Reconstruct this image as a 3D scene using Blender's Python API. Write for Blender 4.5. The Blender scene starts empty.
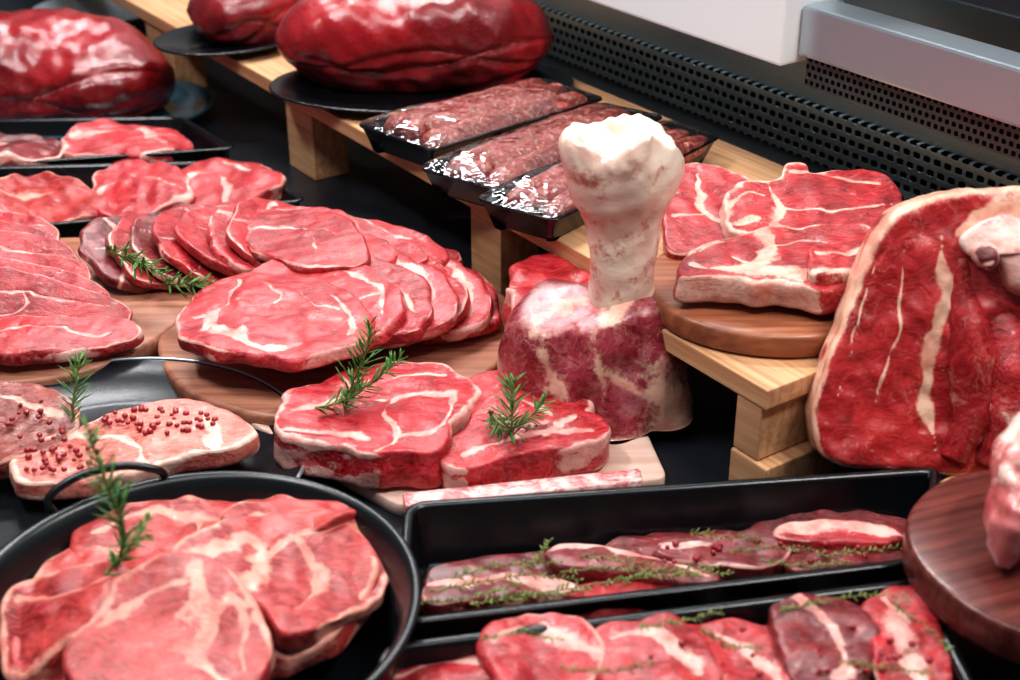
import bpy, math, random, bmesh
import numpy as np
from mathutils import Vector, Matrix

scene = bpy.context.scene
COL = scene.collection
H = 0.62; PITCH = math.radians(28); F = 50/36*1020
cp, sp = math.cos(PITCH), math.sin(PITCH)

def ray(px, py):
    u = (px-510)/F; v = (340-py)/F
    return np.array([u, cp+v*sp, -sp+v*cp])
CAM = np.array([0, 0, H])
def P(px, py, z=0.0):
    d = ray(px, py); t = (z-H)/d[2]
    return CAM+d*t
def PY(px, py, y):
    d = ray(px, py); return CAM+d*(y/d[1])
def hit(px, py, p0, n):
    d = ray(px, py); t = np.dot(p0-CAM, n)/np.dot(d, n)
    return CAM+d*t

def vn(p, seed, freq, octv=3):
    rng = np.random.RandomState(seed); out = np.zeros(p.shape[:-1]); a = 1.0; tot = 0
    for o in range(octv):
        for k in range(4):
            d = rng.normal(size=3); d /= np.linalg.norm(d)
            out = out+a*np.sin(freq*(1.9**o)*6.283*(p@d)*(0.7+0.6*rng.rand())+rng.rand()*6.28)
        tot += a*2; a *= 0.55
    return out/tot

# ------------------------------------------------------------------ objects
def reg(o, label=None, cat=None, group=None, kind=None):
    if label: o["label"] = label
    if cat: o["category"] = cat
    if group: o["group"] = group
    if kind: o["kind"] = kind
    return o
def mk(name, V, Fc, mat, smooth=True, fat=None):
    me = bpy.data.meshes.new(name)
    me.from_pydata([tuple(v) for v in np.asarray(V).tolist()], [], Fc)
    if smooth: me.polygons.foreach_set('use_smooth', [True]*len(me.polygons))
    if fat is not None:
        at = me.attributes.new('fat', 'FLOAT', 'POINT'); at.data.foreach_set('value', np.asarray(fat, dtype=np.float32).ravel())
    me.materials.append(mat); me.update()
    o = bpy.data.objects.new(name, me); COL.objects.link(o)
    return o
def parent(ch, pa):
    bpy.context.view_layer.update()
    ch.parent = pa
    ch.matrix_parent_inverse = pa.matrix_world.inverted()
def place(o, loc, R=None):
    M = Matrix.Identity(4)
    if R is not None:
        for i in range(3):
            for j in range(3): M[i][j] = R[i][j]
    for i in range(3): M[i][3] = loc[i]
    o.matrix_world = M
def rotz(a): return np.array([[math.cos(a), -math.sin(a), 0], [math.sin(a), math.cos(a), 0], [0, 0, 1]])

def resample(pts, n, closed=True):
    pts = np.asarray(pts, float); m = len(pts); out = []
    k = 16
    rngs = range(m if closed else m-1)
    for i in rngs:
        if closed: p0, p1, p2, p3 = pts[i-1], pts[i], pts[(i+1) % m], pts[(i+2) % m]
        else: p0, p1, p2, p3 = pts[max(i-1, 0)], pts[i], pts[i+1], pts[min(i+2, m-1)]
        for j in range(k):
            t = j/k
            out.append(0.5*((2*p1)+(-p0+p2)*t+(2*p0-5*p1+4*p2-p3)*t*t+(-p0+3*p1-3*p2+p3)*t**3))
    if closed: out.append(out[0])
    else: out.append(pts[-1])
    out = np.array(out); s = np.r_[0, np.cumsum(np.linalg.norm(np.diff(out, axis=0), axis=1))]
    q = np.linspace(0, s[-1], n+1)[:-1] if closed else np.linspace(0, s[-1], n)
    return np.stack([np.interp(q, s, out[:, i]) for i in range(out.shape[1])], 1)

def grid(name, V, mat, cap0=True, cap1=True, fat=None, smooth=True):
    R_, N, _ = V.shape; vs = V.reshape(-1, 3)
    idx = np.arange(R_*N).reshape(R_, N)
    a = idx[:-1]; b = idx[1:]
    q = np.stack([a, np.roll(a, -1, 1), np.roll(b, -1, 1), b], -1).reshape(-1, 4)
    f = q.tolist(); vs = vs.tolist()
    ft = None if fat is None else list(np.asarray(fat).ravel())
    if cap0:
        c = len(vs); vs.append(V[0].mean(0).tolist()); f += [[c, int(idx[0][(j+1) % N]), int(idx[0][j])] for j in range(N)]
        if ft is not None: ft.append(float(np.mean(fat[0])))
    if cap1:
        c = len(vs); vs.append(V[-1].mean(0).tolist()); f += [[c, int(idx[-1][j]), int(idx[-1][(j+1) % N])] for j in range(N)]
        if ft is not None: ft.append(float(np.mean(fat[-1])))
    return mk(name, vs, f, mat, smooth, ft)

def segdist(X, pl):
    d = np.full(X.shape[:-1], 9.0)
    for a, b in zip(pl[:-1], pl[1:]):
        ab = b-a; t = np.clip(((X-a)@ab)/(ab@ab+1e-12), 0, 1)
        d = np.minimum(d, np.linalg.norm(X-(a+t[..., None]*ab), axis=-1))
    return d

SEED = [10]
def slab_core(name, o2, thick, mat, seams=(), rim=0.004, lump=0.0015, dome=0.0, r=None, n=180, nr=44, side=0.0018, fold=.0022, sidefat=.55, rimeven=False, warp=.006, rag=.0016, sw=.008):
    SEED[0] += 1; sd = SEED[0]
    o2 = resample(o2, n)
    area = 0.5*np.sum(o2[:, 0]*np.roll(o2[:, 1], -1)-np.roll(o2[:, 0], -1)*o2[:, 1])
    if area < 0: o2 = o2[::-1]
    c = o2.mean(0); D_ = o2-c; L = np.linalg.norm(D_, axis=1)
    on = np.c_[o2, np.zeros(n)]
    wob = vn(on, sd, 9, 3)*min(warp, L.mean()*.08)+vn(on, sd+5, 32, 2)*min(rag, L.mean()*.03)
    D_ = D_*(1+wob/L)[:, None]; L = L+wob
    if r is None: r = min(thick*0.36, 0.0042)
    fs, zs = [], []
    for t in np.linspace(0.02, 1, nr): fs.append(t*(1-r/L)); zs.append(0*L)
    for a in np.linspace(15, 90, 6)*math.pi/180: fs.append(1-r*(1-math.sin(a))/L); zs.append(0*L-r*(1-math.cos(a)))
    k = max(2, int((thick-2*r)/0.003))
    for t in np.linspace(0, 1, k+1)[1:]: fs.append(1+0*L); zs.append(0*L-r-(thick-2*r)*t)
    for a in (30, 60, 90): a = math.radians(a); fs.append(1-r*(1-math.cos(a))/L); zs.append(0*L-thick+r*(1-math.sin(a)))
    fs.append(0.5+0*L); zs.append(0*L-thick)
    fs = np.array(fs); zs = np.array(zs)
    XY = c+fs[..., None]*D_[None]
    X3 = np.concatenate([XY, 0*zs[..., None]], -1)
    V = np.concatenate([XY, zs[..., None]], -1)
    w = np.clip(1+zs/thick, 0, 1)
    V[..., 2] += lump*(0.35+0.65*w)*vn(X3, sd+500, 14, 3)
    V[..., 2] += .0006*w*vn(X3, sd+510, 45, 2)
    V[..., 2] += fold*vn(X3, sd+700, 5, 2)*(.6+.4*w)
    V[..., 2] += dome*(1-np.clip(fs, 0, 1)**2)*w
    sn = vn(V*np.array([1, 1, 1.6]), sd+900, 16, 2)*side
    edge = np.clip((fs-0.8)/0.2, 0, 1)
    V[..., :2] += (D_/L[:, None])[None]*(sn*edge)[..., None]
    d = (1-np.clip(fs, 0, 1))*L[None]
    rw = rim*(1+.4*vn(on, sd+77, 6, 3)) if rimeven else rim*np.clip(.6+1.7*vn(on, sd+77, 6, 3), .03, 1.7)
    fat = np.clip(1-0.5*d/np.maximum(rw[None], 1e-5), 0, 1)*np.clip(rw[None]/.0015, 0, 1)
    sn2 = vn(V*np.array([1, 1, 2.5]), sd+33, 14, 3)
    fat = np.where(zs < -thick*0.15, np.clip(fat*(sidefat+.9*sn2), 0, 1), fat)
    XW = XY+np.stack([vn(X3, sd+1, 12, 4), vn(X3, sd+2, 12, 4)], -1)*sw
    wm = np.clip(1.05+1.4*vn(X3, sd+3, 14, 3), .15, 2.2)
    groove = 0*fs
    for pl, wd in seams:
        pl = resample(pl, 24, False) if len(pl) > 2 else np.asarray(pl, float)
        sdv = segdist(XW, pl)
        fat = np.maximum(fat, np.clip(1-0.5*sdv/(wd*wm), 0, 1))
        fat = np.maximum(fat, .20*np.clip(1-sdv/(wd*4), 0, 1))
        groove = np.maximum(groove, np.exp(-(sdv/(wd*1.3))**2))
    V[..., 2] -= .0009*groove*w
    V = V[::-1]; fat = fat[::-1]
    return grid(name, V, mat, True, True, fat)

def frame(gx, gy):
    n = np.array([-gx, -gy, 1.0]); n /= np.linalg.norm(n)
    X = np.array([1, 0, 0.])-n*n[0]; X /= np.linalg.norm(X)
    return X, np.cross(n, X), n
def zpl(px, py, c, gx, gy):
    X, Y, n = frame(gx, gy); return hit(px, py, np.array(c), n)[2]

def slab(name, label, cat, pxs, z, gx=0, gy=0, thick=0.015, mat=None, seams=(), pa=None, group=None, **kw):
    m = np.mean(pxs, 0); c0 = P(m[0], m[1], z)
    X, Y, n = frame(gx, gy)
    def loc(q):
        h = hit(q[0], q[1], c0, n)-c0; return np.array([h@X, h@Y])
    o2 = [loc(q) for q in pxs]
    sm = [(np.array([loc(q) for q in pl]), wd) for pl, wd in seams]
    o = slab_core(name, o2, thick, mat, sm, **kw)
    place(o, c0, np.stack([X, Y, n], 1))
    if pa is not None: parent(o, pa)
    else: reg(o, label, cat, group)
    return o

def steak(name, label, cat, px, py, z, rx, ry, rot=0, gx=0, gy=0, thick=0.013, mat=None, style=0, group=None, **kw):
    SEED[0] += 1; rng = random.Random(SEED[0])
    base = [(1, 0), (.93, .42), (.68, .78), (.2, .98), (-.3, .93), (-.72, .7), (-.97, .3), (-.98, -.2), (-.75, -.66), (-.3, -.93), (.25, -.9), (.72, -.72), (.95, -.38)]
    o2 = [(x*rx*(1+rng.uniform(-.09, .09)), y*ry*(1+rng.uniform(-.09, .09))) for x, y in base]
    styles = {0: [([(-.55, .8), (-.35, .35), (-.5, -.1), (-.25, -.5), (-.35, -.9)], .0018), ([(-.5, -.1), (-.9, -.2)], .0013), ([(.3, .75), (.1, .5), (.2, .2)], .0010)],
              1: [([(.5, .8), (.35, .3), (.6, -.2), (.3, -.8)], .0016), ([(-.8, .1), (-.3, .15), (.0, -.1)], .0011)],
              2: [([(-.9, .2), (-.3, .35), (.3, .2), (.8, .5)], .0014), ([(0, .3), (.1, -.2), (-.1, -.6)], .0010)],
              3: []}
    sm = [(np.array(pl)*[rx, ry], wd) for pl, wd in styles[style]]
    o = slab_core(name, o2, thick, mat, sm, **kw)
    X, Y, n = frame(gx, gy); R = np.stack([X, Y, n], 1)@rotz(math.radians(rot))
    place(o, P(px, py, z), R); reg(o, label, cat, group); return o

def vessel(name, o2, prof, mat, n=160):
    o2 = resample(o2, n) if len(o2) < n else np.asarray(o2)
    area = 0.5*np.sum(o2[:, 0]*np.roll(o2[:, 1], -1)-np.roll(o2[:, 0], -1)*o2[:, 1])
    if area < 0: o2 = o2[::-1]
    t = np.roll(o2, -1, 0)-np.roll(o2, 1, 0); t /= np.linalg.norm(t, axis=1)[:, None]
    nin = np.stack([-t[:, 1], t[:, 0]], 1)
    V = []
    for ins, z in prof:
        q = o2+nin*ins; V.append(np.c_[q, np.full(len(q), z)])
    return grid(name, np.array(V), mat, True, True)
def rrect(corners, rad=0.02, k=8):
    C = [np.array(c[:2]) for c in corners]; out = []
    for i in range(4):
        p = C[i]; a = C[i-1]-p; b = C[(i+1) % 4]-p; a /= np.linalg.norm(a); b /= np.linalg.norm(b)
        s = p+a*rad; e = p+b*rad
        for j in range(k+1):
            t = j/k; out.append((1-t)**2*s+2*t*(1-t)*p+t*t*e)
    o = np.array(out+[out[0]]); s_ = np.r_[0, np.cumsum(np.linalg.norm(np.diff(o, axis=0), axis=1))]
    q = np.linspace(0, s_[-1], 201)[:-1]
    return np.stack([np.interp(q, s_, o[:, i]) for i in range(2)], 1)
def tray(name, label, cat, pxc, rimz, base, mat, wall=0.003, taper=0.008, lip=0.004, rad=0.018, group=None):
    C = [P(x, y, rimz) for x, y in pxc]; ctr = np.mean(C, 0)[:2]
    o2 = rrect(C, rad)-ctr; h = rimz-base
    prof = [(taper+lip+0.006, 0), (taper+lip, 0.001), (taper+lip-0.002, 0.004), (lip, h-0.004), (0, h-0.002), (-0.0005, h-0.001), (0, h), (lip*0.6, h+0.0006), (lip+wall*0.6, h), (lip+wall, h-0.003),
            (lip+wall+taper-0.002, wall+0.003), (lip+wall+taper, wall+0.001), (lip+wall+taper+0.004, wall)]
    o = vessel(name, o2, prof, mat); place(o, (ctr[0], ctr[1], base)); reg(o, label, cat, group); return o
def disc(name, label, cat, px, py, z, r, thick, mat, bev=0.004, ecc=1.0, rot=0, group=None):
    a = np.linspace(0, 2*math.pi, 161)[:-1]
    wob = 1+0.008*np.sin(3*a+px)+0.006*np.sin(5*a+1)
    o2 = np.c_[np.cos(a)*r*wob, np.sin(a)*r*ecc*wob]
    prof = [(bev+r*.3, 0), (bev, 0), (bev*.3, bev*.3), (0, bev), (0, thick-bev), (bev*.3, thick-bev*.3), (bev, thick), (r*.3, thick)]
    o = vessel(name, o2, prof, mat); c = P(px, py, z); place(o, (c[0], c[1], z-thick), rotz(math.radians(rot))); reg(o, label, cat, group); return o
def box(name, mn, mx, mat, bev=0.002, ax=None, origin=(0, 0, 0)):
    me = bpy.data.meshes.new(name)
    bm = bmesh.new(); bmesh.ops.create_cube(bm, size=1)
    mn = np.array(mn, float); mx = np.array(mx, float); c = (mn+mx)/2; s = mx-mn
    for v in bm.verts: v.co = Vector((v.co.x*s[0], v.co.y*s[1], v.co.z*s[2]))
    if bev: bmesh.ops.bevel(bm, geom=bm.edges[:], offset=bev, segments=2, profile=0.6, affect='EDGES')
    bm.to_mesh(me); bm.free(); me.materials.append(mat)
    o = bpy.data.objects.new(name, me); COL.objects.link(o)
    R = np.eye(3) if ax is None else ax
    place(o, np.array(origin)+R@c, R); return o

# ------------------------------------------------------------------ materials
class NT:
    def __init__(s, name):
        s.m = bpy.data.materials.new(name); s.m.use_nodes = True; s.t = s.m.node_tree; s.t.nodes.clear()
        s.out = s.n('ShaderNodeOutputMaterial'); s.b = s.n('ShaderNodeBsdfPrincipled'); s.l(s.b.outputs[0], s.out.inputs[0])
    def n(s, t, **k):
        x = s.t.nodes.new(t)
        for a, v in k.items(): setattr(x, a, v)
        return x
    def l(s, a, b): s.t.links.new(a, b)
    def put(s, inp, v):
        if hasattr(v, 'links'): s.l(v, inp)
        else: inp.default_value = v
    def math(s, op, a, b=0.5, c=None, clamp=False):
        x = s.n('ShaderNodeMath', operation=op); x.use_clamp = clamp
        s.put(x.inputs[0], a); s.put(x.inputs[1], b)
        if c is not None: s.put(x.inputs[2], c)
        return x.outputs[0]
    def sstep(s, v, lo, hi, a=0.0, b=1.0):
        x = s.n('ShaderNodeMapRange', interpolation_type='SMOOTHSTEP')
        s.put(x.inputs[0], v); x.inputs[1].default_value = lo; x.inputs[2].default_value = hi; x.inputs[3].default_value = a; x.inputs[4].default_value = b
        return x.outputs[0]
    def noise(s, vec, scale, detail=3, rough=0.55, dist=0.0):
        x = s.n('ShaderNodeTexNoise'); s.l(vec, x.inputs['Vector']); x.inputs['Scale'].default_value = scale
        x.inputs['Detail'].default_value = detail; x.inputs['Roughness'].default_value = rough; x.inputs['Distortion'].default_value = dist
        return x
    def mix(s, f, a, b, mode='MIX'):
        x = s.n('ShaderNodeMix', data_type='RGBA', blend_type=mode)
        s.put(x.inputs[0], f)
        for i, v in ((6, a), (7, b)):
            if isinstance(v, tuple): x.inputs[i].default_value = (*v[:3], 1)
            else: s.l(v, x.inputs[i])
        return x.outputs[2]
    def coord(s, rnd=True, scale=(1, 1, 1), which='Object'):
        tc = s.n('ShaderNodeTexCoord'); v = tc.outputs[which]
        mp = s.n('ShaderNodeMapping'); mp.inputs['Scale'].default_value = scale; s.l(v, mp.inputs[0])
        if rnd:
            oi = s.n('ShaderNodeObjectInfo'); c = s.n('ShaderNodeCombineXYZ')
            r = s.math('MULTIPLY', oi.outputs['Random'], 7.0)
            s.l(r, c.inputs[0]); s.l(s.math('MULTIPLY', r, 3.1), c.inputs[1]); s.l(r, c.inputs[2])
            s.l(c.outputs[0], mp.inputs[1])
        return mp.outputs[0]
    def bump(s, h, st=0.4, dist=0.001, prev=None):
        x = s.n('ShaderNodeBump'); x.inputs['Strength'].default_value = st; x.inputs['Distance'].default_value = dist
        s.l(h, x.inputs['Height'])
        if prev is not None: s.l(prev, x.inputs['Normal'])
        return x.outputs[0]

def sr(r, g, b):
    f = lambda c: (c/255/12.92) if c/255 <= 0.04045 else ((c/255+0.055)/1.055)**2.4
    return (f(r), f(g), f(b))

def meat_mat(name, c1, c2, fatc=sr(232, 188, 176), fatc2=sr(214, 134, 126), marb=0.4, vw=0.018, rough=0.36, coat=0.5, vscale=52, mscale=24, wobble=0.75, fibre=1.0, light=None, lmix=.45, bst=.7, crough=.06, sss=.10, cb=.7):
    m = NT(name); co = m.coord()
    att = m.n('ShaderNodeAttribute', attribute_name='fat').outputs['Fac']
    dn = m.noise(co, 24, 3)
    dv = m.n('ShaderNodeVectorMath', operation='SCALE'); m.l(dn.outputs['Color'], dv.inputs[0]); dv.inputs[3].default_value = 0.04
    dc = m.n('ShaderNodeVectorMath', operation='ADD'); m.l(co, dc.inputs[0]); m.l(dv.outputs[0], dc.inputs[1]); dco = dc.outputs[0]
    nA = m.noise(dco, mscale, 5, .6).outputs[0]
    col = m.mix(m.sstep(nA, .36, .62), c1, c2)
    lt = light or tuple(min(1, a*1.15+b) for a, b in zip(c1, (.05, .05, .05)))
    col = m.mix(m.sstep(m.noise(dco, mscale*.8, 4, .6).outputs[0], .52, .72, 0, lmix), col, lt)
    st = m.n('ShaderNodeMapping'); st.inputs['Scale'].default_value = (90, 420, 200); m.l(dco, st.inputs[0])
    fib = m.noise(st.outputs[0], 1.0, 4, .65).outputs[0]
    col = m.mix(m.sstep(fib, .42, .70, 0, .5*fibre), col, tuple(min(1, a*1.2+b) for a, b in zip(c1, (.06, .055, .055))))
    col = m.mix(m.sstep(fib, .30, .50, .65*fibre, 0), col, tuple(x*.35 for x in c2))
    vA = m.noise(dco, vscale, 5, .65, .3).outputs[0]
    v1 = m.sstep(m.math('ABSOLUTE', m.math('SUBTRACT', vA, .5)), 0.0, vw, .9, 0)
    fl = m.n('ShaderNodeMapping'); fl.inputs['Scale'].default_value = (170, 400, 240); m.l(dco, fl.inputs[0])
    v2 = m.sstep(m.noise(fl.outputs[0], 1, 4, .6).outputs[0], .57, .68, 0, .9)
    near = m.math('MULTIPLY', att, 2.2, clamp=True)
    msk = m.math('MAXIMUM', m.sstep(m.noise(co, 18, 3).outputs[0], .50, .64, .05, .8), near)
    msk2 = m.math('MAXIMUM', m.sstep(m.noise(co, 34, 2).outputs[0], .42, .6, .1, 1), near)
    ve = m.math('MAXIMUM', m.math('MULTIPLY', v1, msk), m.math('MULTIPLY', v2, msk2))
    ve = m.math('MULTIPLY', ve, marb)
    wb = m.math('MULTIPLY', m.math('SUBTRACT', m.noise(co, 95, 5, .7).outputs[0], .5), wobble*1.7)
    fm = m.sstep(m.math('ADD', att, wb), .40, .70)
    fm = m.math('MULTIPLY', fm, m.sstep(att, .15, .35))
    tot = m.math('MAXIMUM', m.math('MULTIPLY', fm, .92), ve)
    fcol = m.mix(m.sstep(m.noise(co, 45, 5, .65).outputs[0], .38, .66), fatc, fatc2)
    col = m.mix(tot, col, fcol)
    m.l(col, m.b.inputs['Base Color'])
    m.l(m.sstep(m.noise(co, 50, 3).outputs[0], .3, .7, rough-.08, rough+.15), m.b.inputs['Roughness'])
    m.b.inputs['Coat Weight'].default_value = coat; m.b.inputs['Coat Roughness'].default_value = crough
    m.b.inputs['Specular IOR Level'].default_value = 0.35
    if sss:
        m.b.inputs['Subsurface Weight'].default_value = sss; m.b.inputs['Subsurface Radius'].default_value = (1, .3, .2); m.b.inputs['Subsurface Scale'].default_value = .004
    h = m.math('ADD', m.noise(co, 140, 4, .65).outputs[0], m.math('MULTIPLY', fm, .3))
    h = m.math('ADD', h, m.math('MULTIPLY', fib, 1.0*fibre))
    m.l(m.bump(h, bst, .0016), m.b.inputs['Normal'])
    m.l(m.bump(m.noise(co, 110, 5, .65).outputs[0], cb, .0024), m.b.inputs['Coat Normal'])
    return m.m

M_RED = meat_mat('beef_bright', sr(184, 36, 44), sr(138, 14, 24), marb=.42)
M_ROSE = meat_mat('beef_rose', sr(194, 52, 58), sr(154, 26, 36), marb=.5)
M_DARK = meat_mat('beef_dark', sr(130, 24, 30), sr(82, 10, 15), marb=.28, coat=.8)
M_BRIGHT = meat_mat('beef_shank_cut', sr(198, 42, 52), sr(156, 18, 30), marb=.4, vscale=44)
M_PALE = meat_mat('veal_pale', sr(216, 126, 112), sr(194, 92, 82), sr(238, 206, 188), sr(226, 172, 156), marb=.5)
M_JOINT = meat_mat('pale_joint', sr(206, 118, 116), sr(176, 80, 82), sr(230, 200, 188), sr(216, 164, 152), marb=.2, rough=.26, coat=.8, fibre=.2)
M_BROWN = meat_mat('beef_brown', sr(154, 72, 60), sr(114, 42, 36), sr(222, 178, 160), sr(200, 140, 120), marb=.55)
M_TBONE = meat_mat('beef_tbone', sr(182, 40, 46), sr(134, 18, 26), sr(230, 192, 174), sr(212, 142, 126), marb=.42)
M_AGED = meat_mat('beef_standing', sr(184, 44, 46), sr(146, 22, 28), sr(232, 192, 166), sr(214, 152, 130), marb=.3, vscale=30, fibre=.7, wobble=.5, bst=.35, lmix=.45)
M_ROAST = meat_mat('roast', sr(156, 24, 32), sr(106, 9, 16), sr(206, 130, 126), sr(186, 92, 90), marb=.16, rough=.3, coat=.9, vscale=12, mscale=8, fibre=.35, wobble=.6, crough=.09, lmix=.35, bst=.4, cb=.4)
M_PAN = meat_mat('beef_pan', sr(188, 62, 58), sr(146, 32, 36), sr(228, 166, 148), sr(206, 118, 104), marb=.42)
M_SHANK = meat_mat('shank_side', sr(160, 56, 70), sr(126, 28, 40), sr(230, 192, 168), sr(212, 146, 130), marb=.35, vw=.03, vscale=16, rough=.2, coat=1.0, wobble=.6, fibre=.8, light=sr(186, 114, 124), lmix=.8, crough=.06, bst=.45)

def bone_mat():
    m = NT('bone_surface'); co = m.coord(False)
    att = m.n('ShaderNodeAttribute', attribute_name='fat').outputs['Fac']
    base = m.mix(m.sstep(m.noise(co, 20, 3).outputs[0], .38, .72), sr(242, 222, 202), sr(230, 182, 166))
    st = m.sstep(m.math('ADD', m.noise(co, 45, 5, .7).outputs[0], m.math('MULTIPLY', att, .10)), .60, .76)
    col = m.mix(m.math('MULTIPLY', st, .75), base, sr(188, 70, 66))
    m.l(col, m.b.inputs['Base Color']); m.b.inputs['Roughness'].default_value = .34; m.b.inputs['Coat Weight'].default_value = .5; m.b.inputs['Coat Roughness'].default_value = .1
    m.l(m.bump(m.noise(co, 60, 5, .6).outputs[0], .5, .003), m.b.inputs['Normal'])
    return m.m
M_BONE = bone_mat()
def wood_mat(name, a, b, c=None, scale=(4, 60, 60), rough=.5, bands=0.5):
    m = NT(name); co = m.coord(True, scale)
    n1 = m.noise(co, 1.0, 5, .6, .6).outputs[0]; n2 = m.noise(co, 3.5, 4, .6).outputs[0]
    w = m.n('ShaderNodeTexWave', wave_type='BANDS', bands_direction='Y'); m.l(co, w.inputs[0]); w.inputs['Scale'].default_value = .35; w.inputs['Distortion'].default_value = 9; w.inputs['Detail'].default_value = 4
    col = m.mix(m.sstep(n1, .3, .7), a, b); cc = c or tuple(x*.5 for x in b)
    col = m.mix(m.sstep(w.outputs['Fac'], .4, 1, 0, bands), col, cc)
    col = m.mix(m.sstep(n2, .5, .8, 0, .5), col, cc)
    m.l(col, m.b.inputs['Base Color']); m.b.inputs['Roughness'].default_value = rough
    m.l(m.bump(n2, .25, .0008), m.b.inputs['Normal']); return m.m
M_PINE = wood_mat('pine_wood', sr(222, 178, 138), sr(196, 146, 104), sr(162, 110, 74), scale=(5, 90, 90), bands=.3)
M_BOARD = wood_mat('board_wood', sr(184, 130, 106), sr(154, 100, 78), sr(114, 66, 50), scale=(6, 60, 50), rough=.42, bands=.3)
M_BOARDD = wood_mat('board_wood_red', sr(170, 108, 76), sr(138, 80, 56), sr(96, 52, 36), scale=(6, 80, 80), rough=.35, bands=.3)
M_DARKBOARD = wood_mat('walnut_wood', sr(112, 58, 50), sr(84, 38, 34), sr(48, 20, 19), scale=(8, 90, 80), rough=.25, bands=.3)
M_LIGHTBOARD = wood_mat('maple_wood', sr(226, 198, 184), sr(214, 178, 160), sr(196, 154, 136), scale=(4, 50, 50), rough=.45, bands=.3)
def plain(name, col, rough=.4, metal=0, bumpy=0, coat=0, spec=.5, var=1.2):
    m = NT(name); co = m.coord(False)
    n = m.noise(co, 60, 3).outputs[0]
    m.l(m.mix(m.sstep(n, .3, .7), col, tuple(min(1, x*var) for x in col)), m.b.inputs['Base Color'])
    m.b.inputs['Roughness'].default_value = rough; m.b.inputs['Metallic'].default_value = metal; m.b.inputs['Coat Weight'].default_value = coat
    m.b.inputs['Specular IOR Level'].default_value = spec
    if bumpy: m.l(m.bump(m.noise(co, 300, 2).outputs[0], bumpy, .0006), m.b.inputs['Normal'])
    return m.m
M_COUNTER = plain('counter_black', sr(32, 35, 41), .32, bumpy=.05)
M_BLACK = plain('tray_black', sr(11, 14, 18), .25, bumpy=.05)
M_PANB = plain('pan_enamel', sr(16, 20, 23), .3, bumpy=.1)
M_STEEL = plain('brushed_steel', sr(180, 190, 198), .35, .7, var=1.02)
M_WHITE = plain('white_plastic', sr(238, 242, 243), .4, var=1.0)
M_PLATE = plain('plate_dark', sr(34, 37, 42), .25, .3, var=1.05)
M_GLASS = plain('blue_glaze', sr(30, 74, 88), .12, coat=.6)
M_STEM = plain('stem_brown', sr(110, 116, 60), .6)
M_LEAF = plain('rosemary_green', sr(78, 124, 60), .5)
M_LEAF2 = plain('thyme_green', sr(110, 120, 64), .55)
M_PEP = plain('peppercorn_red', sr(140, 26, 36), .35, coat=.3)
M_PANEL = plain('dark_panel', sr(52, 58, 62), .35, .5, var=1.0)
def perf_mat(name, sx, sz, base, hole, fx=.32, fz=.25, stag=True):
    m = NT(name); tc = m.n('ShaderNodeTexCoord'); s = m.n('ShaderNodeSeparateXYZ'); m.l(tc.outputs['Object'], s.inputs[0])
    z = m.math('DIVIDE', s.outputs[2], sz); row = m.math('FLOOR', z)
    x = m.math('DIVIDE', s.outputs[0], sx)
    if stag: x = m.math('ADD', x, m.math('MULTIPLY', m.math('MODULO', m.math('ABSOLUTE', row), 2.0), .5))
    fx_ = m.math('DIVIDE', m.math('ABSOLUTE', m.math('SUBTRACT', m.math('FRACT', x), .5)), fx)
    fz_ = m.math('DIVIDE', m.math('ABSOLUTE', m.math('SUBTRACT', m.math('FRACT', z), .5)), fz)
    d = m.math('ADD', m.math('POWER', fx_, 4.0), m.math('POWER', fz_, 4.0))
    h = m.sstep(d, .8, 1.2, 1, 0)
    m.l(m.mix(h, base, hole), m.b.inputs['Base Color']); m.l(m.math('MULTIPLY_ADD', h, -.7, .7), m.b.inputs['Metallic'])
    m.l(m.math('MULTIPLY_ADD', h, .5, .38), m.b.inputs['Roughness'])
    m.l(m.math('MULTIPLY_ADD', h, -.5, .5), m.b.inputs['Specular IOR Level'])
    m.l(m.bump(m.math('SUBTRACT', 1.0, h), .6, .002), m.b.inputs['Normal']); return m.m
M_PERF = perf_mat('perforated_steel', .013, .0125, sr(186, 208, 212), (0.004, .005, .006), .34, .26)
M_PERF2 = perf_mat('fine_perforated_steel', .0075, .0075, sr(92, 100, 102), (0.004, .004, .004), .30, .30)
def wall_mat():
    m = NT('case_steel'); co = m.coord(False, (2, 200, 200))
    n = m.noise(co, 1, 3).outputs[0]
    m.l(m.mix(n, sr(138, 156, 162), sr(158, 176, 182)), m.b.inputs['Base Color']); m.b.inputs['Metallic'].default_value = .5; m.b.inputs['Roughness'].default_value = .35
    return m.m
M_WALL = wall_mat()
def film_mat():
    m = NT('clear_film'); m.t.nodes.remove(m.b)
    tr = m.n('ShaderNodeBsdfTransparent'); tr.inputs[0].default_value = (.97, .97, .98, 1)
    gl = m.n('ShaderNodeBsdfGlossy'); gl.inputs['Roughness'].default_value = .05
    co = m.coord(False); nb = m.bump(m.noise(co, 24, 2, .5, 1.0).outputs[0], .7, .009)
    m.l(nb, gl.inputs['Normal'])
    fr = m.n('ShaderNodeFresnel'); fr.inputs[0].default_value = 1.5; m.l(nb, fr.inputs['Normal'])
    mx = m.n('ShaderNodeMixShader'); m.l(m.math('ADD', fr.outputs[0], .07, clamp=True), mx.inputs[0]); m.l(tr.outputs[0], mx.inputs[1]); m.l(gl.outputs[0], mx.inputs[2])
    m.l(mx.outputs[0], m.out.inputs[0]); return m.m
M_FILM = film_mat()
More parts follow.
